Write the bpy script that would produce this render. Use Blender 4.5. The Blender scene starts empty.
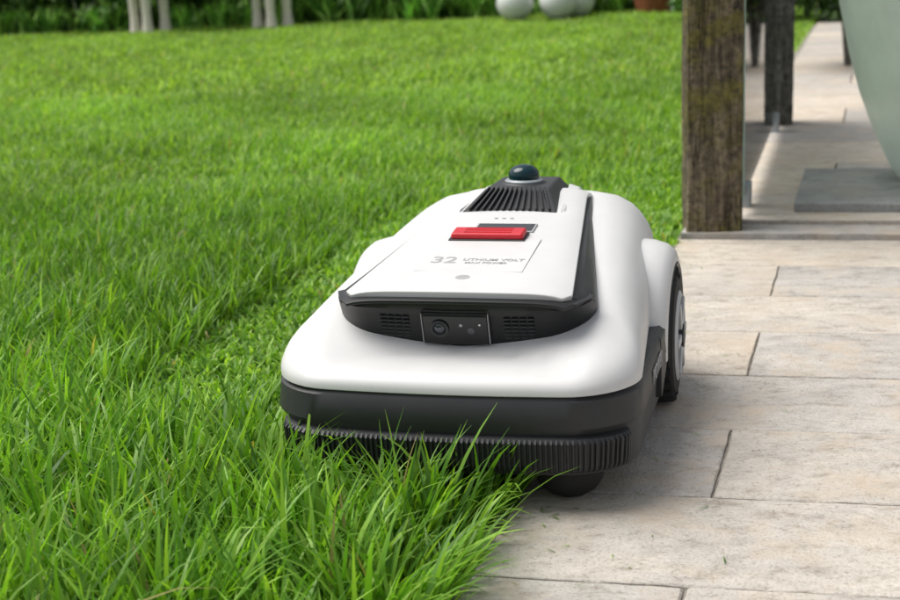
import bpy, bmesh, math, random
import numpy as np
from mathutils import Vector, Matrix, noise
random.seed(7); rng=np.random.default_rng(11)
scene=bpy.context.scene
R=math.radians

# ---------------------------------------------------------------- helpers
def link(o,parent=None):
    scene.collection.objects.link(o)
    if parent: o.parent=parent
    return o
def empty(name,loc=(0,0,0),rz=0):
    e=bpy.data.objects.new(name,None); e.location=loc; e.rotation_euler=(0,0,rz); e.empty_display_size=.1
    return link(e)
def mesh_obj(name,verts,faces,mat=None,parent=None,smooth=None):
    me=bpy.data.meshes.new(name); me.from_pydata([tuple(v) for v in verts],[],faces); me.update()
    bm=bmesh.new(); bm.from_mesh(me); bmesh.ops.recalc_face_normals(bm,faces=bm.faces); bm.to_mesh(me); bm.free()
    o=bpy.data.objects.new(name,me)
    if mat: me.materials.append(mat)
    if smooth is not None:
        me.polygons.foreach_set('use_smooth',[True]*len(me.polygons)); me.set_sharp_from_angle(angle=R(smooth))
    return link(o,parent)
def bevel(o,w,seg=3):
    m=o.modifiers.new('b','BEVEL'); m.width=w; m.segments=seg; m.limit_method='ANGLE'; m.angle_limit=R(35)
    o.data.polygons.foreach_set('use_smooth',[True]*len(o.data.polygons)); o.data.set_sharp_from_angle(angle=R(50))
    w=o.modifiers.new('wn','WEIGHTED_NORMAL'); w.keep_sharp=False
    return o
def box(name,c,s,mat,parent=None,rot=(0,0,0),bev=0.0):
    x,y,z=[k/2 for k in s]
    v=[(-x,-y,-z),(x,-y,-z),(x,y,-z),(-x,y,-z),(-x,-y,z),(x,-y,z),(x,y,z),(-x,y,z)]
    f=[(0,1,2,3),(4,5,6,7),(0,1,5,4),(1,2,6,5),(2,3,7,6),(3,0,4,7)]
    o=mesh_obj(name,v,f,mat,parent); o.location=c; o.rotation_euler=rot
    if bev: bevel(o,bev)
    return o
def loft(name,rings,mat,parent=None,cap0=True,cap1=True,smooth=40):
    n=len(rings[0]); v=[p for r in rings for p in r]; f=[]
    for k in range(len(rings)-1):
        for i in range(n):
            j=(i+1)%n; f.append((k*n+i,k*n+j,(k+1)*n+j,(k+1)*n+i))
    if cap0: f.append(tuple(range(n)))
    if cap1: f.append(tuple((len(rings)-1)*n+i for i in range(n)))
    return mesh_obj(name,v,f,mat,parent,smooth)
def lathe(name,prof,mat,parent=None,n=48,axis='z',loc=(0,0,0),smooth=40,wob=None):
    rings=[]
    for r,h in prof:
        ring=[]
        for i in range(n):
            a=2*math.pi*i/n; rr=r
            if wob: rr*=wob(a,h)
            if axis=='z': ring.append((rr*math.cos(a),rr*math.sin(a),h))
            elif axis=='x': ring.append((h,rr*math.cos(a),rr*math.sin(a)))
            else: ring.append((rr*math.cos(a),h,rr*math.sin(a)))
        rings.append(ring)
    o=loft(name,rings,mat,parent,True,True,smooth); o.location=loc
    return o

# ---------------------------------------------------------------- materials
def mat_new(name):
    m=bpy.data.materials.new(name); m.use_nodes=True; nt=m.node_tree
    return m,nt,nt.nodes['Principled BSDF']
def N(nt,t,**k):
    n=nt.nodes.new(t)
    for a,b in k.items(): setattr(n,a,b)
    return n
def noise_n(nt,scale,detail=5,rough=.6,vec=None,dist=0):
    n=N(nt,'ShaderNodeTexNoise'); n.inputs['Scale'].default_value=scale; n.inputs['Detail'].default_value=detail
    n.inputs['Roughness'].default_value=rough; n.inputs['Distortion'].default_value=dist
    if vec is not None: nt.links.new(vec,n.inputs['Vector'])
    return n
def ramp(nt,fac,stops):
    r=N(nt,'ShaderNodeValToRGB'); e=r.color_ramp.elements
    while len(e)<len(stops): e.new(.5)
    for i,(p,c) in enumerate(stops):
        e[i].position=p; e[i].color=(*c,1) if len(c)==3 else c
    nt.links.new(fac,r.inputs['Fac']); return r
def mixc(nt,fac,a,b,mode='MIX'):
    m=N(nt,'ShaderNodeMix',data_type='RGBA',blend_type=mode)
    for s,v in ((0,fac),(6,a),(7,b)):
        if hasattr(v,'type') and hasattr(v,'is_linked'): nt.links.new(v,m.inputs[s])
        else: m.inputs[s].default_value=v if s==0 else (*v,1)
    return m.outputs[2]
def bump(nt,p,h,strength=.3,dist=.002):
    b=N(nt,'ShaderNodeBump'); b.inputs['Strength'].default_value=strength; b.inputs['Distance'].default_value=dist
    nt.links.new(h,b.inputs['Height']); nt.links.new(b.outputs[0],p.inputs['Normal']); return b
def plastic(name,col,rough=.4,var=.1,bscale=900,bstr=.15,coat=0,spec=.5):
    m,nt,p=mat_new(name); tc=N(nt,'ShaderNodeTexCoord').outputs['Object']
    n=noise_n(nt,14,4,.65,tc)
    c2=tuple(max(0,x*(1-var)) for x in col)
    nt.links.new(ramp(nt,n.outputs[0],[(.35,c2),(.62,col)]).outputs[0],p.inputs['Base Color'])
    r=N(nt,'ShaderNodeMapRange'); r.inputs[3].default_value=rough*.85; r.inputs[4].default_value=rough*1.2
    nt.links.new(n.outputs[0],r.inputs[0]); nt.links.new(r.outputs[0],p.inputs['Roughness'])
    if bstr>0:
        f=noise_n(nt,bscale,1,.5,tc); bump(nt,p,f.outputs[0],bstr,.0004)
    p.inputs['Coat Weight'].default_value=coat; p.inputs['Specular IOR Level'].default_value=spec
    return m
M_white=plastic('white_shell_plastic',(.635,.635,.635),.38,.04)
M_dark=plastic('charcoal_plastic',(.028,.029,.032),.5,.2)
M_black=plastic('black_plastic',(.010,.010,.011),.42,.2)
M_gloss=plastic('gloss_black',(.004,.004,.005),.08,.1,coat=.0,bstr=.0)
M_red=plastic('red_plastic',(.56,.010,.022),.4,.1)
M_grey=plastic('grey_print',(.36,.36,.37),.5,.05)
M_lightgrey=plastic('rim_grey',(.5,.51,.52),.4,.1)
M_rubber=plastic('rubber',(.014,.014,.014),.75,.3,bscale=300,bstr=.4)
M_dome=plastic('lidar_dome',(.002,.026,.034),.05,.1,coat=0,bstr=0,spec=.4)
M_lens=plastic('lens_glass',(.01,.012,.03),.04,.1,coat=1,bstr=0)
M_silver=plastic('silver_ring',(.30,.33,.35),.3,.1)

# stone
def stone(name,tintA,tintB,scale=1.0):
    m,nt,p=mat_new(name); tc=N(nt,'ShaderNodeTexCoord').outputs['Object']
    att=N(nt,'ShaderNodeAttribute',attribute_name='col')
    off=N(nt,'ShaderNodeVectorMath',operation='MULTIPLY_ADD'); nt.links.new(att.outputs['Vector'],off.inputs[0])
    off.inputs[1].default_value=(37,53,11); nt.links.new(tc,off.inputs[2]); v=off.outputs[0]
    mp=N(nt,'ShaderNodeMapping'); nt.links.new(v,mp.inputs[0]); mp.inputs['Rotation'].default_value=(0,0,R(14)); mp.inputs['Scale'].default_value=(.75,1.25,1)
    big=noise_n(nt,3.6*scale,6,.68,mp.outputs[0],.6); mid=noise_n(nt,24,6,.74,mp.outputs[0]); fine=noise_n(nt,210,2,.7,v)
    c=ramp(nt,big.outputs[0],[(.34,tintA),(.52,tuple((a+b)/2 for a,b in zip(tintA,tintB))),(.66,tintB)]).outputs[0]
    sep=N(nt,'ShaderNodeSeparateColor'); nt.links.new(att.outputs['Color'],sep.inputs[0])
    tone=ramp(nt,sep.outputs[0],[(0,(.80,.82,.86)),(.5,(.99,.975,.955)),(1,(1.11,1.06,.99))]).outputs[0]
    c=mixc(nt,1.0,c,tone,'MULTIPLY')
    st=ramp(nt,mid.outputs[0],[(.32,(.58,.53,.47)),(.46,(.93,.92,.90)),(.66,(1.10,1.095,1.08))]).outputs[0]
    c=mixc(nt,.9,c,st,'MULTIPLY')
    sp=ramp(nt,fine.outputs[0],[(.32,(.58,.55,.51)),(.43,(1,1,1)),(.70,(1.12,1.12,1.12))]).outputs[0]
    c=mixc(nt,.7,c,sp,'MULTIPLY')
    ve=noise_n(nt,4.5,5,.65,mp.outputs[0],1.2)
    vr=ramp(nt,ve.outputs[0],[(.490,(1,1,1)),(.5,(.60,.54,.47)),(.510,(1,1,1))]).outputs[0]
    c=mixc(nt,.40,c,vr,'MULTIPLY')
    sn=noise_n(nt,6,5,.72,v); sr=ramp(nt,sn.outputs[0],[(.50,(0,0,0)),(.66,(.75,.75,.75))]).outputs[0]
    c=mixc(nt,sr,c,tuple(t*k for t,k in zip(tintB,(.88,.78,.66))))
    nt.links.new(c,p.inputs['Base Color']); p.inputs['Roughness'].default_value=.78
    a=N(nt,'ShaderNodeMath',operation='MULTIPLY_ADD'); nt.links.new(mid.outputs[0],a.inputs[0]); a.inputs[1].default_value=3.0; nt.links.new(fine.outputs[0],a.inputs[2])
    bump(nt,p,a.outputs[0],.6,.003)
    return m
M_stone=stone('travertine_stone',(.43,.41,.39),(.575,.54,.495))
M_stone2=stone('far_stone',(.48,.45,.415),(.61,.565,.51))
M_slate=stone('slate_stone',(.26,.28,.29),(.37,.385,.39))
def simple_noise(name,a,b,scale,rough=.9,bs=.5,bd=.01):
    m,nt,p=mat_new(name); tc=N(nt,'ShaderNodeTexCoord').outputs['Object']
    n=noise_n(nt,scale,6,.65,tc); nt.links.new(ramp(nt,n.outputs[0],[(.3,a),(.7,b)]).outputs[0],p.inputs['Base Color'])
    p.inputs['Roughness'].default_value=rough; bump(nt,p,n.outputs[0],bs,bd); return m
M_mortar=simple_noise('mortar',(.20,.18,.155),(.37,.34,.30),60)
M_soil=simple_noise('lawn_soil',(.022,.040,.008),(.05,.09,.016),40)
M_ground=simple_noise('ground_green',(.03,.06,.012),(.06,.11,.02),3)
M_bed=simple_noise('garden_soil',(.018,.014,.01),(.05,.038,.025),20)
M_cela=plastic('celadon_glaze',(.66,.76,.70),.36,.08,bscale=120,bstr=.1,coat=.1)
M_terra=plastic('terracotta',(.35,.11,.05),.7,.3)
M_pale=simple_noise('weathered_pale_wood',(.70,.63,.54),(.84,.79,.71),25,.8,.4,.004)
M_globe=plastic('white_globe',(.8,.8,.8),.4,.03)
M_gedge=plastic('glass_edge',(.48,.66,.58),.2,.1)

def leafmat(name,trans=.35,rough=.45):
    m,nt,p=mat_new(name); att=N(nt,'ShaderNodeAttribute',attribute_name='col')
    nt.links.new(att.outputs['Color'],p.inputs['Base Color']); p.inputs['Roughness'].default_value=rough
    p.inputs['Specular IOR Level'].default_value=.35
    if trans<=0: return m
    t=N(nt,'ShaderNodeBsdfTranslucent'); 
    tcol=mixc(nt,1.0,att.outputs['Color'],(1.35,1.45,.5),'MULTIPLY'); nt.links.new(tcol,t.inputs[0])
    mx=N(nt,'ShaderNodeMixShader'); mx.inputs[0].default_value=trans
    nt.links.new(p.outputs[0],mx.inputs[1]); nt.links.new(t.outputs[0],mx.inputs[2]); nt.links.new(mx.outputs[0],nt.nodes['Material Output'].inputs[0])
    return m
M_grass=leafmat('grass_blade',.40,.42); M_leaf=leafmat('shrub_leaf',0,.4)

def wood(name,dark,light,moss,mamt):
    m,nt,p=mat_new(name); tc=N(nt,'ShaderNodeTexCoord').outputs['Object']
    mp=N(nt,'ShaderNodeMapping'); nt.links.new(tc,mp.inputs[0]); mp.inputs['Scale'].default_value=(6,6,.45)
    g=noise_n(nt,7,6,.75,mp.outputs[0],1.0); b=noise_n(nt,7,6,.7,tc,.5); k=noise_n(nt,45,4,.75,tc)
    c=ramp(nt,g.outputs[0],[(.36,tuple(x*.18 for x in dark)),(.46,dark),(.64,light)]).outputs[0]
    f=ramp(nt,b.outputs[0],[(.46,(0,0,0)),(.60,(mamt,)*3)]).outputs[0]
    c=mixc(nt,f,c,moss)
    s=ramp(nt,k.outputs[0],[(.38,(.35,.35,.35)),(.58,(1.15,1.15,1.15))]).outputs[0]
    c=mixc(nt,.85,c,s,'MULTIPLY')
    cr=noise_n(nt,3.2,3,.5,mp.outputs[0],.4); cr2=ramp(nt,cr.outputs[0],[(.485,(1,1,1)),(.5,(.12,.1,.08)),(.515,(1,1,1))]).outputs[0]
    c=mixc(nt,.9,c,cr2,'MULTIPLY')
    nt.links.new(c,p.inputs['Base Color']); p.inputs['Roughness'].default_value=.88
    a=N(nt,'ShaderNodeMath',operation='ADD'); nt.links.new(g.outputs[0],a.inputs[0]); nt.links.new(k.outputs[0],a.inputs[1])
    bump(nt,p,a.outputs[0],1,.014); return m
M_wood=wood('weathered_wood',(.14,.105,.070),(.30,.24,.165),(.20,.175,.03),.8)
M_wood2=wood('grey_wood',(.12,.115,.105),(.22,.21,.185),(.09,.09,.04),.3)
mg,nt,p=mat_new('clear_glass')
tr=N(nt,'ShaderNodeBsdfTransparent'); tr.inputs[0].default_value=(.97,.99,.98,1)
gl=N(nt,'ShaderNodeBsdfGlossy'); gl.inputs['Roughness'].default_value=.02
fr=N(nt,'ShaderNodeFresnel'); fr.inputs[0].default_value=1.4
mx=N(nt,'ShaderNodeMixShader'); nt.links.new(fr.outputs[0],mx.inputs[0]); nt.links.new(tr.outputs[0],mx.inputs[1]); nt.links.new(gl.outputs[0],mx.inputs[2])
nt.links.new(mx.outputs[0],nt.nodes['Material Output'].inputs[0]); M_glass=mg

# ---------------------------------------------------------------- ground
TH=15.8; TC=12.8
ed=np.array([math.sin(R(TH)),math.cos(R(TH))]); ec=np.array([math.cos(R(TC)),-math.sin(R(TC))])
O=np.array([-.007,1.578])
def PQ(p,q): return O+p*ec+q*ed
def edge_x(y): return O[0]+(y-O[1])*math.tan(R(TH))
mesh_obj('ground',[(-90,-40,-.035),(90,-40,-.035),(90,150,-.035),(-90,150,-.035)],[(0,1,2,3)],M_ground)
a0=PQ(.0,-3); a1=PQ(0,12.2)
mesh_obj('lawn',[(-14,-2,-.018),(a0[0],a0[1],-.018),(a1[0]+.05,a1[1],-.018),(-14,13.2,-.018)],[(0,1,2,3)],M_soil)
q=[PQ(-.02,-3.2),PQ(5,-3.2),PQ(5,9.6),PQ(-.02,9.6)]
mesh_obj('path_bedding',[(a[0],a[1],-.0055) for a in q],[(0,1,2,3)],M_mortar)

def slabs(name,cells,z,mat,th=.03,gap=.0018,ir=.0008):
    V=[];F=[];C=[]
    for (p0,p1,q0,q1) in cells:
        cr=random.random(); cg=random.random(); cb=random.random(); dz=random.uniform(-.001,.001)
        g1=gap*random.uniform(.6,1.5); g2=gap*random.uniform(.6,1.5)
        p0+=g1;p1-=g2;q0+=g2;q1-=g1
        n1=max(6,int((p1-p0)/.018)); n2=max(6,int((q1-q0)/.018)); out=[]
        for i in range(n1): out.append((p0+(p1-p0)*i/n1,q0,0,1))
        for i in range(n2): out.append((p1,q0+(q1-q0)*i/n2,-1,0))
        for i in range(n1): out.append((p1-(p1-p0)*i/n1,q1,0,-1))
        for i in range(n2): out.append((p0,q1-(q1-q0)*i/n2,1,0))
        n=len(out); b=len(V)
        cp,cq=(p0+p1)/2,(q0+q1)/2
        rings=[[],[],[]]
        for (pp,qq,ip,iq) in out:
            j=random.uniform(-ir,ir)+ir*1.5*noise.noise(Vector((pp*25,qq*25,cr*9)))
            sx=(1 if pp<cp else -1); sy=(1 if qq<cq else -1)
            ch=.0012+.0016*max(0,noise.noise(Vector((pp*30,qq*30,7+cr))))*2
            ex=sx*ch if abs(pp-p0)<.02 or abs(pp-p1)<.02 else 0
            ey=sy*ch if abs(qq-q0)<.02 or abs(qq-q1)<.02 else 0
            w0=PQ(pp+ip*j,qq+iq*j); w1=PQ(pp+ip*j+ex,qq+iq*j+ey)
            rings[0].append((w0[0],w0[1],z+dz-th)); rings[1].append((w0[0],w0[1],z+dz-ch*.9)); rings[2].append((w1[0],w1[1],z+dz))
        for r in rings: V+=r; C+=[(cr,cg,cb,1)]*n
        for k in range(2):
            for i in range(n):
                jn=(i+1)%n; F.append((b+k*n+i,b+k*n+jn,b+(k+1)*n+jn,b+(k+1)*n+i))
        F.append(tuple(b+2*n+i for i in range(n)))
    o=mesh_obj(name,V,F,mat)
    at=o.data.color_attributes.new('col','FLOAT_COLOR','POINT'); at.data.foreach_set('color',np.array(C,dtype=np.float32).ravel())
    return o
cells=[]
for k in range(-7,6):
    qa=.345+.28*k; qb=qa+.28
    joint=.247 if k%2==0 else .747
    js=sorted([joint+1.0*i+(0 if i==0 else random.uniform(-.03,.03)) for i in range(-2,5)])
    edges=[0.0]+[j for j in js if .08<j<4.6]+[4.8]
    for a,b in zip(edges[:-1],edges[1:]): cells.append((a,b,qa,qb))
slabs('stone_path',cells,0,M_stone)
cells=[]
for i in range(7): cells.append((i*.72,.72+i*.72,2.04,2.15))
slabs('stone_edging',cells,.012,M_stone)
cells=[]; qq=2.165; k=0
while qq<9.3:
    off=[.0,.33,.12][k%3]; ps=[.03]+[off+.62*i for i in range(0,8) if off+.62*i>.2]+[4.9]
    for a,b in zip(ps[:-1],ps[1:]): cells.append((a,b,qq,qq+.46))
    qq+=.46; k+=1
slabs('terrace_paving',cells,.018,M_stone2,gap=.0025)

# ---------------------------------------------------------------- grass
def vn(x,y,s,seed=0):
    r=np.random.default_rng(seed); v=0
    for i in range(6):
        a=r.uniform(0,6.28); f=s*r.uniform(.6,1.7); v=v+np.sin((x*np.cos(a)+y*np.sin(a))*f+r.uniform(0,6.28))
    return v/6
MO=np.array([-.013,1.8628]); MY=R(14.0)
def mloc(x,y):
    dx=x-MO[0]; dy=y-MO[1]
    return dx*math.cos(MY)-dy*math.sin(MY), dx*math.sin(MY)+dy*math.cos(MY)
VB=[];CB=[];FB=[];nv=0
def add_blades(x,y,L,W,az,l0,l1,col,seg,z0=-.018,tw=None,blunt=1.0):
    global nv
    n=len(x)
    if n==0: return
    s=np.linspace(0,1,seg+1)
    px=x.copy();py=y.copy();pz=np.full(n,z0)
    if tw is None: tw=rng.uniform(-.7,.7,n)
    co=np.zeros((n,seg+1,2,3),np.float32); cc=np.zeros((n,seg+1,2,4),np.float32)
    sx=-np.sin(az+tw); sy=np.cos(az+tw)
    for i in range(seg+1):
        if i>0:
            a=l0+(l1-l0)*((s[i]+s[i-1])/2)**1.4; d=L/seg
            px=px+np.sin(a)*np.cos(az)*d; py=py+np.sin(a)*np.sin(az)*d; pz=pz+np.cos(a)*d
        if blunt>1: w=W*.5*(max(.06,math.sin(math.pi*min(.97,s[i]*.9+.08)))) 
        else: w=W*.5*(.75+.25*min(1,s[i]*4))*max(.04,(1-s[i]**2.2))
        co[:,i,0,0]=px-sx*w;co[:,i,0,1]=py-sy*w;co[:,i,0,2]=pz
        co[:,i,1,0]=px+sx*w;co[:,i,1,1]=py+sy*w;co[:,i,1,2]=pz
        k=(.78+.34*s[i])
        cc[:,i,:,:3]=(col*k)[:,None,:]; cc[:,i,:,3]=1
    VB.append(co.reshape(-1,3)); CB.append(cc.reshape(-1,4))
    base=nv+np.arange(n)*(seg+1)*2; f=[]
    for i in range(seg):
        f.append(np.stack([base+2*i,base+2*i+1,base+2*i+3,base+2*i+2],1))
    FB.append(np.stack(f,1).reshape(-1,4)); nv+=n*(seg+1)*2
def make_blades(name,*mats):
    global VB,CB,FB,nv
    V=np.concatenate(VB);C=np.concatenate(CB);F=np.concatenate(FB).astype(np.int32)
    me=bpy.data.meshes.new(name); me.vertices.add(len(V)); me.vertices.foreach_set('co',V.ravel())
    me.loops.add(F.size); me.loops.foreach_set('vertex_index',F.ravel())
    me.polygons.add(len(F)); me.polygons.foreach_set('loop_start',np.arange(0,F.size,4,dtype=np.int32))
    for mt in mats: me.materials.append(mt)
    me.polygons.foreach_set('use_smooth',np.ones(len(F),bool))
    me.update(calc_edges=True)
    at=me.color_attributes.new('col','FLOAT_COLOR','POINT'); at.data.foreach_set('color',C.astype(np.float32).ravel())
    o=bpy.data.objects.new(name,me); link(o)
    VB=[];CB=[];FB=[];nv=0
    print(name,len(F)); return o
def gcol(n,x,y,bright=1.0,yel=0.0):
    base=np.array([.140,.300,.028]); t=rng.uniform(0,1,n)[:,None]
    dark=np.array([.065,.170,.020]); lite=np.array([.28,.46,.070])
    c=np.where(t<.5,dark+(base-dark)*t*2,base+(lite-base)*(t-.5)*2)
    v=vn(x,y,5,3)[:,None]; c=c*(1+.25*v)
    dry=rng.random(n)<.010; c[dry]=np.array([.34,.29,.11])
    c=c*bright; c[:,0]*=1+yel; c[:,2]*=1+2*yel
    return np.clip(c,0,.7)
def scatter(n,y0,y1,marg,tuft=0,spread=.02):
    m=n if not tuft else n//tuft
    y=rng.uniform(y0,y1,int(m*1.0)); lo=-.36*y-marg; hi=edge_x(y)
    x=lo+(hi-lo)*rng.random(len(y)); 
    keep=rng.random(len(y))<(hi-lo)/(hi-lo).max()
    x=x[keep];y=y[keep]
    if tuft:
        x=np.repeat(x,tuft);y=np.repeat(y,tuft); ta=rng.uniform(0,6.283,len(x)); tr=spread*np.sqrt(rng.random(len(x)))
        return x+tr*np.cos(ta),y+tr*np.sin(ta),ta
    return x,y,rng.uniform(0,6.283,len(x))
def zones(x,y):
    lx,ly=mloc(x,y)
    under=(np.abs(lx)<.235)&(ly>.03)&(ly<.72)
    wob=.03*vn(x,y,14,9)
    cut=(lx>-.65+wob)&(ly>.17+wob*1.5+np.where(lx<-.26,.10*np.clip(-(lx+.26)/.4,0,1),0))
    return lx,ly,under,cut
TUFT=8
x,y,az=scatter(88000,1.15,4.4,.7,TUFT,.026)
tf=np.repeat(rng.uniform(.72,1.25,len(x)//TUFT),TUFT); tb=np.repeat(rng.uniform(.75,1.3,len(x)//TUFT),TUFT)
lx,ly,under,cut=zones(x,y); inl=x<edge_x(y)-.004
k=inl&~under&~cut
x,y,az,lx,ly,tf,tb=x[k],y[k],az[k],lx[k],ly[k],tf[k],tb[k]; n=len(x)
az=az+rng.normal(0,.6,n)
fade=np.clip((y-2.2)/1.6,0,1)
L=rng.uniform(.080,.158,n)*(1+.25*vn(x,y,9,5))*(1-.50*fade)*tf
edge=x>edge_x(y)-.06
az=np.where(edge&(rng.random(n)<.75),rng.normal(-.2,.7,n),az)
l0=rng.uniform(.02,.45,n)+np.where(edge,.15,0); l1=l0+rng.uniform(.2,1.35,n)
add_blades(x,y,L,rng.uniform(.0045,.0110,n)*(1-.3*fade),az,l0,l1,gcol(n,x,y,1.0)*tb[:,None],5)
x,y,az=scatter(55000,1.15,4.6,.7)
lx,ly,under,cut=zones(x,y); k=(x<edge_x(y)-.004)&~under&~cut; x,y,az=x[k],y[k],az[k];n=len(x)
add_blades(x,y,rng.uniform(.03,.07,n),rng.uniform(.0035,.006,n),az,rng.uniform(.1,.9,n),rng.uniform(.8,1.8,n),gcol(n,x,y,.9),3)
# mown strip : short blunt leaves
x,y,az=scatter(130000,1.9,4.6,.3)
lx,ly,under,cut=zones(x,y); k=(x<edge_x(y)-.002)&cut&~under; x,y,az=x[k],y[k],az[k];n=len(x)
c=gcol(n,x,y,1.3,.08)
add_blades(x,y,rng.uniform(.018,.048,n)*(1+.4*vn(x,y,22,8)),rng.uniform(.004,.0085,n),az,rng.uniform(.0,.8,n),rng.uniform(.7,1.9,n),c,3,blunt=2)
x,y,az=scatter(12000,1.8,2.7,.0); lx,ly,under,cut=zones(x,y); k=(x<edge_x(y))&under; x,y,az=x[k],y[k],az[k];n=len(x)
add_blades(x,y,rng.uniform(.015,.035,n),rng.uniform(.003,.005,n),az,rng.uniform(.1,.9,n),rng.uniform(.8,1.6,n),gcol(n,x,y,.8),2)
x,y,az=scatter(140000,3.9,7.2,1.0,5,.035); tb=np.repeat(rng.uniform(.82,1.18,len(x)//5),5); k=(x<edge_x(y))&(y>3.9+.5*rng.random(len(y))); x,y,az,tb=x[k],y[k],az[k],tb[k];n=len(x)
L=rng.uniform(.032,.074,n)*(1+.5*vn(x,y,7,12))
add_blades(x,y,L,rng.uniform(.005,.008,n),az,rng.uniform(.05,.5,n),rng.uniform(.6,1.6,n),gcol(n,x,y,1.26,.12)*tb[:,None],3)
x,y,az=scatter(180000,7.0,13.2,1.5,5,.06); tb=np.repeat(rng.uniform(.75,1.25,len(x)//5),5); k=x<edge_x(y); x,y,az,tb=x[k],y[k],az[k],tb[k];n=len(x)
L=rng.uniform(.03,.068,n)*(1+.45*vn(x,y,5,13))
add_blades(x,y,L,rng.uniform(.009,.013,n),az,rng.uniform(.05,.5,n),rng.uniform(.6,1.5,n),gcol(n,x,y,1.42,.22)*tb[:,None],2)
make_blades('lawn_grass',M_grass)

# ---------------------------------------------------------------- robot mower
MW=empty('robot_lawn_mower',(MO[0],MO[1],0),-MY)
def ring(yf,yr,hwf,hwr,rf,rr,zf,zr,bow=.018,zfun=None):
    P=[];NC=10;NE=14
    for i in range(NE): P.append((-(hwf-rf)+2*(hwf-rf)*i/NE,yf))
    for i in range(NC+1): a=R(-90+90*i/NC); P.append((hwf-rf+rf*math.cos(a),yf+rf+rf*math.sin(a)))
    sx,sy=P[-1]; ex,ey=hwr,yr-rr
    for i in range(1,NE): P.append((sx+(ex-sx)*i/NE,sy+(ey-sy)*i/NE))
    for i in range(NC+1): a=R(90*i/NC); P.append((hwr-rr+rr*math.cos(a),yr-rr+rr*math.sin(a)))
    for i in range(1,NE): P.append((hwr-rr-2*(hwr-rr)*i/NE,yr))
    for i in range(NC+1): a=R(90+90*i/NC); P.append((-(hwr-rr)+rr*math.cos(a),yr-rr+rr*math.sin(a)))
    for i in range(1,NE): P.append((-(ex+(sx-ex)*i/NE),ey+(sy-ey)*i/NE))
    for i in range(NC): a=R(180+90*i/NC); P.append((-(hwf-rf)+rf*math.cos(a),yf+rf+rf*math.sin(a)))
    out=[]
    for (x,y) in P:
        y2=y-bow*(1-(x/hwf)**2)*max(0,min(1,1-(y-yf)/.2)) if abs(x)<hwf else y
        st=.10-.10*min(1,abs(x)/.19)**2
        t=max(0,min(1,(y-st)/(.60-st))); t=t*.7+.3*(t*t*(3-2*t)); t=t**.62
        z=zfun(x,y) if zfun else zf+(zr-zf)*t
        out.append((x,y2,z))
    return out
HW=.243
def bring(ins,z): return ring(.0+ins,.40-ins,HW-ins,HW-ins,.085,.04,z,z)
loft('base_body',[bring(.03,.044),bring(.006,.050),bring(.004,.10),bring(-.003,.113),bring(.0,.147),bring(.006,.1535)],M_dark,MW)
loft('chassis',[ring(.06,.70,.16,.15,.04,.04,.045,.05,0),ring(.05,.72,.17,.165,.04,.04,.08,.08,0),ring(.05,.72,.175,.17,.04,.04,.148,.148,0)],M_black,MW)
# ribbed bumper strip
fr=bring(0.002,0); fr=[(a,b) for a,b,c in fr]
NE=14;NC=10
left=fr[-NC:]; path=left[4:]+fr[:NE]+fr[NE:NE+NC-2]
path=[Vector((a,b)) for a,b in path]
acc=[0]
for a,b in zip(path[:-1],path[1:]): acc.append(acc[-1]+(b-a).length)
tot=acc[-1]
def at(s):
    for i in range(len(acc)-1):
        if acc[i+1]>=s-1e-9:
            t=(s-acc[i])/(acc[i+1]-acc[i]); p=path[i].lerp(path[i+1],t); d=(path[i+1]-path[i]).normalized(); return p,Vector((d.y,-d.x))
    return path[-1],Vector((1,0))
pit=.0066; nr=int(tot/pit); cols=[]
for i in range(nr):
    for fo,hi in ((.0,0),(.34,0),(.5,1),(.84,1)):
        s=min(tot,(i+fo)*pit); p,nrm=at(s)
        tap=min(1,s/.02,(tot-s)/.02)
        cols.append((p,nrm,hi*tap,tap))
V=[];F=[]
prof=[(.103,.000,0),(.100,.008,0),(.096,.010,1),(.064,.007,1),(.058,.004,1),(.052,-.004,0)]
for p,nrm,h,tap in cols:
    for z,o,k in prof:
        w=p+nrm*(o*(.4+.6*tap)+.0038*h*k); V.append((w.x,w.y,z))
m=len(prof)
for i in range(len(cols)-1):
    for j in range(m-1): F.append((i*m+j,(i+1)*m+j,(i+1)*m+j+1,i*m+j+1))
mesh_obj('ribbed_bumper',V,F,M_dark,MW)
# white shell: sloping nose, fuller shoulders
loft('shell',[ring(.006,.715,.236,.195,.085,.07,.1520,.1520),
  ring(.001,.72,.2425,.200,.085,.07,.1545,.157),
  ring(.001,.72,.2430,.200,.085,.07,.1605,.173),
  ring(.004,.719,.2418,.200,.085,.07,.1665,.192),
  ring(.010,.716,.2390,.199,.085,.07,.1720,.212),
  ring(.020,.712,.235,.196,.083,.07,.1765,.231),
  ring(.036,.706,.228,.190,.08,.07,.1800,.250),
  ring(.056,.700,.219,.180,.075,.07,.1822,.267),
  ring(.078,.692,.208,.166,.07,.06,.1835,.281),
  ring(.100,.684,.196,.146,.06,.05,.1840,.292),
  ring(.120,.675,.182,.122,.05,.05,.1840,.298),
  ring(.140,.670,.170,.106,.04,.05,.1840,.298)],M_white,MW,smooth=30)
DS=.098
def zd(y): return .2640+DS*(min(y,.57)-.08)-max(0,y-.60)**1.5*1.6
def hwd(y):
    t=(y-.08)/.49
    return .155-.053*min(1,t)
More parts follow.
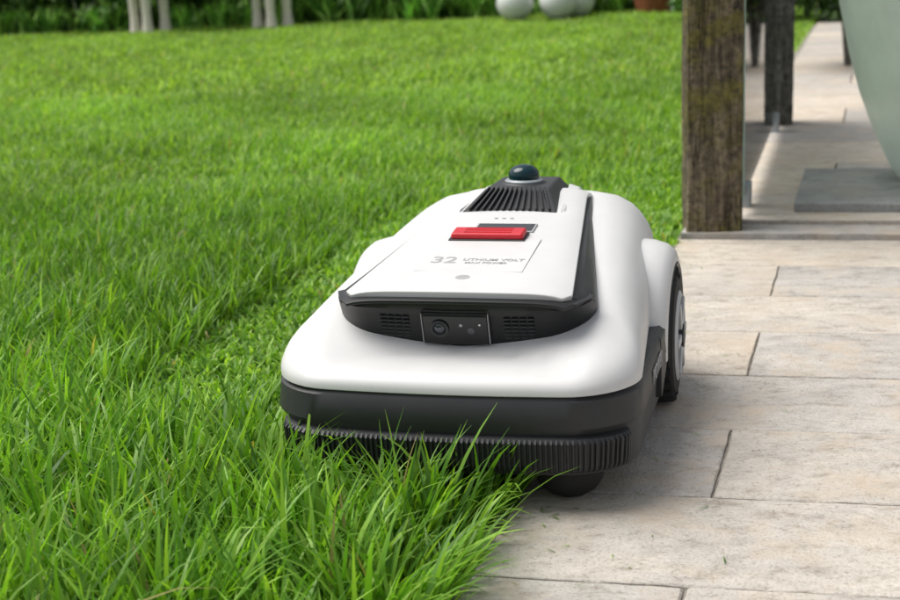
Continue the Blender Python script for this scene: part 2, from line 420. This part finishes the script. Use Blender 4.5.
def plate(name,y0,y1,dh,dz,th,mat,bow=.012,crown=.004,fall=.006,bev=.002):
    V=[];F=[];NX=24;NY=40
    for j in range(NY+1):
        t=j/NY; y=y0+(y1-y0)*t
        rr=.016; e=min(1,(y-y0)/rr); e2=min(1,(y1-y)/rr)
        cr=rr*(1-math.sqrt(max(0,1-(1-e)**2)))+rr*(1-math.sqrt(max(0,1-(1-e2)**2)))
        h=hwd(y)+dh-cr*.8
        for i in range(NX+1):
            u=-1+2*i/NX; yy=y-bow*(1-u*u)*max(0,1-(y-y0)/.2)
            V.append((u*h,yy,zd(y)+dz+crown*(1-u*u)-fall*abs(u)**8))
    for j in range(NY):
        for i in range(NX): a=j*(NX+1)+i; F.append((a,a+1,a+NX+2,a+NX+1))
    o=mesh_obj(name,V,F,mat,MW,40)
    s=o.modifiers.new('s','SOLIDIFY'); s.thickness=th; s.offset=-1
    bevel(o,bev,3); return o
def cbox(x,y): return .160+.105*max(0,(y-.13)/.55)
loft('camera_module',[ring(.125,.68,.168,.096,.06,.05,0,0,.014,zfun=cbox),
   ring(.106,.68,.172,.100,.06,.05,0,0,.014,zfun=lambda x,y:cbox(x,y)+.022),
   ring(.092,.682,.177,.103,.055,.05,0,0,.013,zfun=lambda x,y:zd(y)-.034),
   ring(.083,.685,.174,.102,.050,.05,0,0,.012,zfun=lambda x,y:zd(y)-.022),
   ring(.083,.685,.160,.099,.045,.05,0,0,.012,zfun=lambda x,y:zd(y)-.0125)],M_black,MW)
plate('top_lip',.068,.690,.003,-.0085,.005,M_black,bev=.0015)
plate('top_cover',.080,.688,.0,0,.010,M_white)
for s in (-1,1):
    V=[(s*.130,.074,.2515),(s*.160,.082,.2505),(s*.178,.135,.2500),(s*.150,.15,.2540),
       (s*.130,.078,.2450),(s*.158,.086,.2440),(s*.172,.135,.2430),(s*.150,.15,.246)]
    bevel(mesh_obj('lip_winglet_'+('r' if s>0 else 'l'),V,[(0,1,2,3),(4,5,6,7),(0,1,5,4),(1,2,6,5),(2,3,7,6),(3,0,4,7)],M_black,MW),.0015)
TL=-.28
def fy(x,z): return .087-.012*(1-(x/.165)**2)+(.240-z)*.38
def face(name,x,zc,sx,sz,th,mat,out=0,bev=.001):
    return box(name,(x,fy(x,zc)-out,zc),(sx,th,sz),mat,MW,(-TL,0,0),bev)
ZC=.2165
face('camera_window',0,ZC,.088,.044,.012,M_gloss,.002,.003)
for sx in (-1,1): face('window_frame_v',sx*.0447,ZC,.0012,.045,.004,M_grey,.0068,.0004)
for sz in (-1,1): face('window_frame_h',0,ZC+sz*.0217,.088,.0012,.004,M_dark,.0072,.0003)
def disc(name,x,z,prof,mat,out,n=28):
    o=lathe(name,prof,mat,MW,n,'y',(x,fy(x,z)-out,z)); o.rotation_euler=(-TL,0,0); return o
disc('lens_barrel',-.021,ZC,[(.0001,.002),(.0115,.002),(.0125,-.001),(.0125,-.003),(.009,-.0035),(.008,-.0015),(.0001,-.0015)],M_dark,.008,36)
disc('lens_glass',-.021,ZC,[(.0078,.0),(.0065,-.0018),(.003,-.0028),(.0001,-.003)],M_lens,.0093)
disc('sensor_a',.008,ZC+.005,[(.0001,.002),(.0022,.002),(.0022,-.001),(.0001,-.0012)],M_grey,.008)
disc('sensor_b',.021,ZC-.003,[(.0001,.002),(.0048,.002),(.0048,-.001),(.0001,-.0012)],M_lens,.008)
disc('sensor_led',.033,ZC+.006,[(.0001,.002),(.0014,.002),(.0014,-.001),(.0001,-.0012)],M_globe,.008)
for s in (-1,1):
    for i in range(6):
        for j in range(4): face('grille_slot',s*(.068+.0105*j),.202+i*.0056,.0086,.0022,.004,M_dark,.0010,.0006)
# deck details
SL=math.atan(DS)
def on(x,y,dz=0): return (x,y,zd(y)+.0038*(1-(x/hwd(y))**2)+dz)
def plane_on(name,x,y,w,l,h,mat,bev=.001,dz=0):
    c=on(x,y,dz+h*.5-.0005); return box(name,c,(w,l,h),mat,MW,(SL,0,0),bev)
plane_on('lid_panel',0,.230,.150,.150,.0010,M_white,.0004)
plane_on('screen',.012,.358,.084,.034,.003,M_gloss,.001)
plane_on('screen_frame',.012,.358,.090,.040,.0022,M_grey,.001)
plane_on('stop_button_base',-.003,.313,.112,.042,.003,M_black,.002)
plane_on('stop_button',-.003,.313,.106,.036,.011,M_red,.004)
for i in range(3): plane_on('stop_button_ridge',-.003,.303+i*.010,.07,.0015,.0121,M_red,.0006)
def text(s,x,y,size,mat):
    cu=bpy.data.curves.new('marking','FONT'); cu.body=s; cu.size=size; cu.extrude=.0002; cu.align_x='CENTER'; cu.offset=size*.012
    o=bpy.data.objects.new('marking',cu); cu.materials.append(mat); link(o,MW); o.location=on(x,y,.0010); o.rotation_euler=(SL,0,0); return o
text('32',-.043,.190,.038,M_grey)
text('LITHIUM VOLT',.026,.201,.0130,M_grey)
text('MAX POWER',.018,.188,.0100,M_grey)
lathe('logo_ring',[(.0068,0),(.0100,0),(.0100,.0012),(.0068,.0012)],M_grey,MW,32,'z',on(0,.128,-.0001)).rotation_euler=(SL,0,0)
plane_on('logo_bar',.003,.128,.014,.0024,.0018,M_grey,.0003)
for i in range(3): lathe('status_dot',[(.0001,0),(.003,0),(.003,.001),(.0001,.0011)],M_grey,MW,16,'z',on(-.012+i*.012,.408,.0)).rotation_euler=(SL,0,0)
# vent hump
def hring(y0,y1,hw,hb,z,zb): return [(-hw,y0,z),(hw,y0,z),(hb,y1,zb),(-hb,y1,zb)]
o=loft('vent_housing',[hring(.440,.66,.078,.070,.290,.287),hring(.444,.655,.074,.066,.302,.302),hring(.518,.64,.050,.046,.328,.327)],M_dark,MW); bevel(o,.004)
for i in range(13):
    u=-1+2*i/12
    p0=Vector((u*.062,.449,.305)); p1=Vector((u*.043,.511,.3285)); d=p1-p0
    b=box('vent_fin',(p0+p1)/2,(.0034,d.length,.007),M_black,MW,bev=.0008)
    b.rotation_euler=Vector((d.x,d.y,d.z)).to_track_quat('Y','Z').to_euler()
for s in (-1,1):
    V=[(s*.078,.440,.297),(s*.090,.440,.295),(s*.090,.66,.290),(s*.070,.66,.294),(s*.0765,.450,.306),(s*.084,.465,.305),(s*.078,.65,.308),(s*.060,.65,.314)]
    bevel(mesh_obj('vent_cheek_'+('r' if s>0 else 'l'),V,[(0,1,2,3),(4,5,6,7),(0,1,5,4),(1,2,6,5),(2,3,7,6),(3,0,4,7)],M_white,MW),.003)
lathe('lidar_base',[(.0001,0),(.044,0),(.042,.005),(.036,.007),(.033,.010),(.0001,.010)],M_dark,MW,40,'z',(0,.572,.320),30)
lathe('lidar_collar',[(.0001,0),(.030,0),(.0305,.003),(.027,.0055),(.0001,.0055)],M_silver,MW,40,'z',(0,.572,.329),30)
lathe('lidar_dome',[(.0238,0),(.0248,.005),(.0242,.011),(.0210,.0165),(.0145,.0210),(.0065,.0233),(.0005,.024)],M_dome,MW,40,'z',(0,.572,.3335),60)
# fenders + rear wheels
WY,WZ=.50,.105
for s in (-1,1):
    rings=[]
    for x,r in ((.13,.146),(.18,.147),(.212,.144),(.232,.138),(.243,.129),(.247,.1175),(.247,.111),(.241,.1085),(.18,.1085)):
        rings.append([(s*x,WY-r*math.cos(R(a))*(1.15 if a<90 else 1.02),WZ+r*math.sin(R(a))) for a in range(-4,189,6)])
    V=[p for r_ in rings for p in r_]; n=len(rings[0]); F=[]
    for k in range(len(rings)-1):
        for i in range(n-1): F.append((k*n+i,k*n+i+1,(k+1)*n+i+1,(k+1)*n+i))
    mesh_obj('fender_'+('r' if s>0 else 'l'),V,F,M_white,MW,60)
    V=[];F=[]
    for a in range(-4,189,6):
        c=math.cos(R(a))*(1.15 if a<90 else 1.02); sn=math.sin(R(a))
        V+=[(s*.2455,WY-.1115*c,WZ+.1115*sn),(s*.249,WY-.1085*c,WZ+.1085*sn),(s*.246,WY-.1035*c,WZ+.1035*sn),(s*.18,WY-.1035*c,WZ+.1035*sn)]
    nn=len(V)//4
    for i in range(nn-1):
        for j in range(3): F.append((i*4+j,i*4+4+j,i*4+5+j,i*4+1+j))
    mesh_obj('arch_lip_'+('r' if s>0 else 'l'),V,F,M_black,MW,50)
    lathe('rear_wheel_'+('r' if s>0 else 'l'),[(.05,-.030),(.088,-.032),(.094,-.026),(.096,-.01),(.096,.01),(.094,.026),(.088,.032),(.068,.033),(.066,.028),(.05,.026)],M_rubber,MW,60,'x',(s*.218,WY,WZ-.004),35)
    for i in range(22):
        a=2*math.pi*i/22
        for side in (-1,1):
            box('tread_lug',(s*.218+side*.015,WY+.098*math.cos(a+side*.06),WZ-.004+.098*math.sin(a+side*.06)),(.030,.012,.012),M_rubber,MW,(a+side*.06-math.pi/2,0,side*.3),.002)
    sx=s*.218
    lathe('rim_'+('r' if s>0 else 'l'),[(.0001,s*.018),(.020,s*.020),(.024,s*.012),(.064,s*.014),(.070,s*.034),(.062,s*.038),(.058,s*.022),(.0001,s*.024)],M_lightgrey,MW,40,'x',(sx,WY,WZ-.004),35)
    for i in range(6):
        a=2*math.pi*i/6
        box('spoke',(sx+s*.030,WY+.04*math.cos(a),WZ-.004+.04*math.sin(a)),(.020,.045,.014),M_lightgrey,MW,(a,0,0),.002)
    lathe('hub_'+('r' if s>0 else 'l'),[(.0001,s*.0),(.020,s*.0),(.018,s*.042),(.0001,s*.044)],M_dark,MW,30,'x',(sx,WY,WZ-.004),35)
    lathe('front_wheel_'+('r' if s>0 else 'l'),[(.0001,-.046),(.016,-.044),(.030,-.035),(.040,-.018),(.0425,0),(.040,.018),(.030,.035),(.016,.044),(.0001,.046)],M_rubber,MW,40,'x',(s*.150,.058,.0425),60)
    box('caster_fork_'+('r' if s>0 else 'l'),(s*.150,.072,.068),(.05,.05,.04),M_black,MW,bev=.008)
    V=[(s*.233,.30,.06),(s*.233,.375,.09),(s*.231,.385,.150),(s*.237,.30,.150),(s*.246,.30,.062),(s*.246,.365,.09),(s*.244,.378,.148),(s*.245,.30,.148)]
    bevel(mesh_obj('side_skirt_'+('r' if s>0 else 'l'),V,[(0,1,2,3),(4,5,6,7),(0,1,5,4),(1,2,6,5),(2,3,7,6),(3,0,4,7)],M_dark,MW),.002)
cu=bpy.data.curves.new('side_marking','FONT'); cu.body='MOWER'; cu.size=.030; cu.extrude=.0006; cu.align_x='CENTER'; cu.materials.append(M_grey)
o=bpy.data.objects.new('side_marking',cu); link(o,MW); o.location=(.2465,.24,.115); o.rotation_euler=(R(90),0,R(90))

# ---------------------------------------------------------------- posts, glass, planter
def post(name,c,w,h,mat,rz,seed):
    V=[];F=[];per=10;lev=90;n=per*4
    for k in range(lev+1):
        z=h*k/lev-.02
        for sidx in range(4):
            for i in range(per):
                t=-1+2*i/per
                x,y=[(t,-1),(1,t),(-t,1),(-1,-t)][sidx]
                rr=1-.06*(abs(x)*abs(y))**6
                nn=noise.noise(Vector((x*1.3+seed,y*1.3,z*2.2)))*.06+noise.noise(Vector((x*6+seed,y*6,z*1.6)))*.06+noise.noise(Vector((x*3+seed,y*3,z*14)))*.03
                V.append((x*w/2*rr*(1+nn),y*w/2*rr*(1+nn),z))
    for k in range(lev):
        for i in range(n): j=(i+1)%n; F.append((k*n+i,k*n+j,(k+1)*n+j,(k+1)*n+i))
    F.append(tuple(range(n))); F.append(tuple(lev*n+i for i in range(n)))
    o=mesh_obj(name,V,F,mat,None,50); o.location=(c[0],c[1],0); o.rotation_euler=(0,0,rz); return o
post('wooden_post',(.634,3.60),.132,2.4,M_wood,R(-4),1)
post('wooden_post',(1.165,5.42),.135,2.4,M_wood2,R(-6),5)
def gpanel(a,b):
    a=Vector(a);b=Vector(b);d=(b-a); L=d.length; o=box('glass_panel',((a.x+b.x)/2,(a.y+b.y)/2,.62),(.010,L,1.12),M_glass); o.rotation_euler=(0,0,-math.atan2(d.x,d.y))
    box('edge',(0,-L/2-.003,0),(.014,.005,1.124),M_gedge,o); box('rail',(0,0,.566),(.022,L,.010),M_silver,o)
    for k in (-.42,.42): box('foot',(0,k*L,-.575),(.03,.06,.07),M_silver,o,bev=.004)
    return o
gpanel((.722,3.69),(1.165,5.34))
slabs('plinth_slab',[(0.25,1.55,2.27,2.83)],.040,M_slate,th=.03,gap=0)
PT=empty('ceramic_planter',(1.455,3.97,.040))
prof=[(.0001,0),(.250,0),(.262,.010),(.287,.05),(.328,.14),(.362,.23),(.390,.33),(.420,.47),(.445,.65),(.455,.8),(.448,.95),(.43,1.05),(.44,1.08),(.445,1.10),(.43,1.105),(.415,1.08),(.41,1.0),(.0001,.98)]
lathe('pot',prof,M_cela,PT,96,'z',smooth=60)

# ---------------------------------------------------------------- leaves
def leaves(x,y,z,size,col):
    global nv
    n=len(x); az=rng.uniform(0,6.283,n)
    L=size*rng.uniform(.6,1.3,n); W=L*rng.uniform(.35,.55,n)
    el=rng.uniform(-.9,1.0,n)
    V=np.zeros((n,6,3),np.float32)
    dx=np.cos(el)*np.cos(az);dy=np.cos(el)*np.sin(az);dz=np.sin(el)
    ro=rng.uniform(-.6,.6,n)
    sx=-np.sin(az)*np.cos(ro);sy=np.cos(az)*np.cos(ro);sz=np.sin(ro)
    P=np.stack([x,y,z],1);D=np.stack([dx,dy,dz],1);S=np.stack([sx,sy,sz],1)
    dn=np.array([0,0,-1.])
    def pt(s,w,dr): return P+D*(L*s)[:,None]+S*(W*w)[:,None]+dn*(L*dr)[:,None]
    V[:,0]=pt(0,-.05,0);V[:,1]=pt(0,.05,0);V[:,2]=pt(.45,-.5,.0);V[:,3]=pt(.45,.5,.0);V[:,4]=pt(1,-.03,.2);V[:,5]=pt(1,.03,.2)
    C=np.ones((n,6,4),np.float32); C[:,:,:3]=col[:,None,:]
    b=nv+np.arange(n)*6
    VB.append(V.reshape(-1,3));CB.append(C.reshape(-1,4))
    FB.append(np.stack([np.stack([b,b+1,b+3,b+2],1),np.stack([b+2,b+3,b+5,b+4],1)],1).reshape(-1,4)); nv+=n*6
def lcol(n,b=1.0):
    t=rng.random(n)[:,None]; c=np.array([.035,.10,.018])+(np.array([.20,.36,.06])-np.array([.035,.10,.018]))*t**1.5
    return c*b
mesh_obj('planting_bed',[(-12,12.9,-.01),(6,12.9,-.01),(6,18,-.01),(-12,18,-.01)],[(0,1,2,3)],M_bed)
n=75000
cx=rng.uniform(-9,5,260); cy=rng.uniform(13.40,14.9,260); cz=rng.uniform(.05,1.3,260); cr=rng.uniform(.2,.42,260)
i=rng.integers(0,260,n); d=rng.normal(0,1,(n,3)); d/=np.linalg.norm(d,axis=1)[:,None]; rr=cr[i]*rng.uniform(.6,1.08,n)
x=cx[i]+d[:,0]*rr;y=cy[i]+d[:,1]*rr;z=np.abs(cz[i]+d[:,2]*rr)+.02
tone=(.4+1.5*rng.random(260))[i][:,None]
leaves(x,y,z,.12,lcol(n)*tone)
m=420; tx=rng.uniform(-8,3.2,m); ty=rng.uniform(13.15,13.7,m); x=np.repeat(tx,26)+rng.normal(0,.03,m*26); y=np.repeat(ty,26)+rng.normal(0,.03,m*26); nn=len(x)
tt=np.repeat(.3+rng.random(m)*2.0,26)[:,None]
add_blades(x,y,rng.uniform(.12,.36,nn),rng.uniform(.014,.034,nn),rng.uniform(0,6.28,nn),rng.uniform(.05,.5,nn),rng.uniform(.8,2.0,nn),lcol(nn,1.6)*tt,4,z0=-.01)
hd=make_blades('hedge',M_leaf)
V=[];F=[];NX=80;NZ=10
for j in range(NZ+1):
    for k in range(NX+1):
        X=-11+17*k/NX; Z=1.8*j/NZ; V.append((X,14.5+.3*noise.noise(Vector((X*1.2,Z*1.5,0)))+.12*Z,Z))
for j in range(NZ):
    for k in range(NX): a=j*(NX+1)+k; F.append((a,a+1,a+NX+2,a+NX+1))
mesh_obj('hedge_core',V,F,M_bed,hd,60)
def shrub(name,c,r,z0,h,n,size,b):
    k=26; cx=rng.normal(0,r*.5,k);cy=rng.normal(0,r*.5,k);cz=rng.uniform(z0,h,k);cr=rng.uniform(.12,.24,k)
    i=rng.integers(0,k,n); d=rng.normal(0,1,(n,3)); d/=np.linalg.norm(d,axis=1)[:,None]; rr=cr[i]*rng.uniform(.5,1.1,n)
    leaves(c[0]+cx[i]+d[:,0]*rr,c[1]+cy[i]+d[:,1]*rr,np.abs(cz[i]+d[:,2]*rr)+.02,size,lcol(n,b)*(.5+rng.random(k))[i][:,None])
    o=make_blades(name,M_leaf)
    for j in range(7):
        a=random.uniform(0,6.28); 
        rings=[]
        for t in (0,.35,.7,1):
            rad=.014*(1-.75*t); px=c[0]+math.cos(a)*r*.6*t**1.3; py=c[1]+math.sin(a)*r*.6*t**1.3
            rings.append([(px+rad*math.cos(R(q)),py+rad*math.sin(R(q)),h*t-.02) for q in range(0,360,45)])
        loft('stem_%d'%j,rings,M_wood2,o)
    return o
shrub('shrub',(1.98,7.5),.26,.36,1.3,5000,.09,.6)
shrub('shrub',(3.9,9.6),.6,.15,1.3,7000,.10,1.1)
shrub('shrub',(2.75,11.6),.9,.15,1.2,8000,.10,1.3)

BN=empty('garden_bench',(-1.9,12.92,0))
for cxp in (-.51,.51):
    for dx,dy in ((-.125,.05),(0,-.08),(.125,.04)):
        lathe('leg',[(.055,-.02),(.05,.03),(.040,.08),(.036,.16),(.042,.26),(.052,.36),(.056,.42)],M_pale,BN,20,'z',(cxp+dx,dy,0),60,wob=lambda a,h:1+.06*math.sin(3*a+h*20))
box('seat',(0,0,.455),(1.5,.26,.07),M_pale,BN,bev=.015)
for (X,Y,r) in ((.62,12.65,.15),(.97,12.65,.15),(1.14,12.85,.15)):
    G=empty('garden_globe_lamp',(X,Y,0))
    lathe('globe',[(max(.001,r*math.sin(R(a))),r-.004-r*math.cos(R(a))) for a in range(0,181,9)],M_globe,G,32,'z',smooth=80)
    lathe('base',[(.0001,0),(.06,0),(.055,.02),(.0001,.022)],M_lightgrey,G,24,'z')
TP=empty('terracotta_pot',(1.80,13.0,0))
lathe('pot',[(.0001,0),(.14,0),(.2,.26),(.225,.27),(.225,.32),(.19,.32),(.18,.27),(.0001,.26)],M_terra,TP,40,'z')

n=130; p_=rng.exponential(.10,n)+.0; q_=rng.uniform(-.3,2.0,n); P=np.array([PQ(a,b) for a,b in zip(p_,q_)])
add_blades(P[:,0],P[:,1],rng.uniform(.006,.022,n),rng.uniform(.0012,.003,n),rng.uniform(0,6.28,n),np.full(n,1.45),np.full(n,1.56),gcol(n,P[:,0],P[:,1],.9),2,z0=.0015,tw=np.zeros(n))
make_blades('grass_clippings',M_grass)

# ---------------------------------------------------------------- light
SE,SA=60,-72
w=bpy.data.worlds.new('World'); scene.world=w; w.use_nodes=True; nt=w.node_tree
sky=N(nt,'ShaderNodeTexSky'); sky.sky_type='NISHITA'; sky.sun_disc=False; sky.sun_elevation=R(SE); sky.sun_rotation=R(SA)
sky.air_density=1.0; sky.dust_density=4.0; sky.ozone_density=1.0
hs=N(nt,'ShaderNodeHueSaturation'); hs.inputs['Saturation'].default_value=.28
nt.links.new(sky.outputs[0],hs.inputs['Color']); bg=nt.nodes['Background']; nt.links.new(hs.outputs[0],bg.inputs[0]); bg.inputs[1].default_value=.15
sd=bpy.data.lights.new('sun','SUN'); sd.energy=3.1; sd.angle=R(48); sd.color=(1,.96,.89)
so=bpy.data.objects.new('sun',sd); link(so)
dirv=Vector((math.sin(R(SA))*math.cos(R(SE)),math.cos(R(SA))*math.cos(R(SE)),math.sin(R(SE))))
so.rotation_euler=dirv.to_track_quat('Z','Y').to_euler()

# ---------------------------------------------------------------- camera
cd=bpy.data.cameras.new('camera'); cam=bpy.data.objects.new('camera',cd); link(cam)
cd.lens=61.2; cd.sensor_width=36; cd.clip_end=400; cd.clip_start=.05
cam.matrix_world=Matrix.Translation((0,0,.72))@Matrix.Rotation(R(90-13.5),4,'X')@Matrix.Rotation(R(-2.2),4,'Z')
cd.dof.use_dof=True; cd.dof.focus_distance=2.05; cd.dof.aperture_fstop=7.1
scene.camera=cam
scene.view_settings.view_transform='Standard'; scene.view_settings.look='None'; scene.view_settings.exposure=0
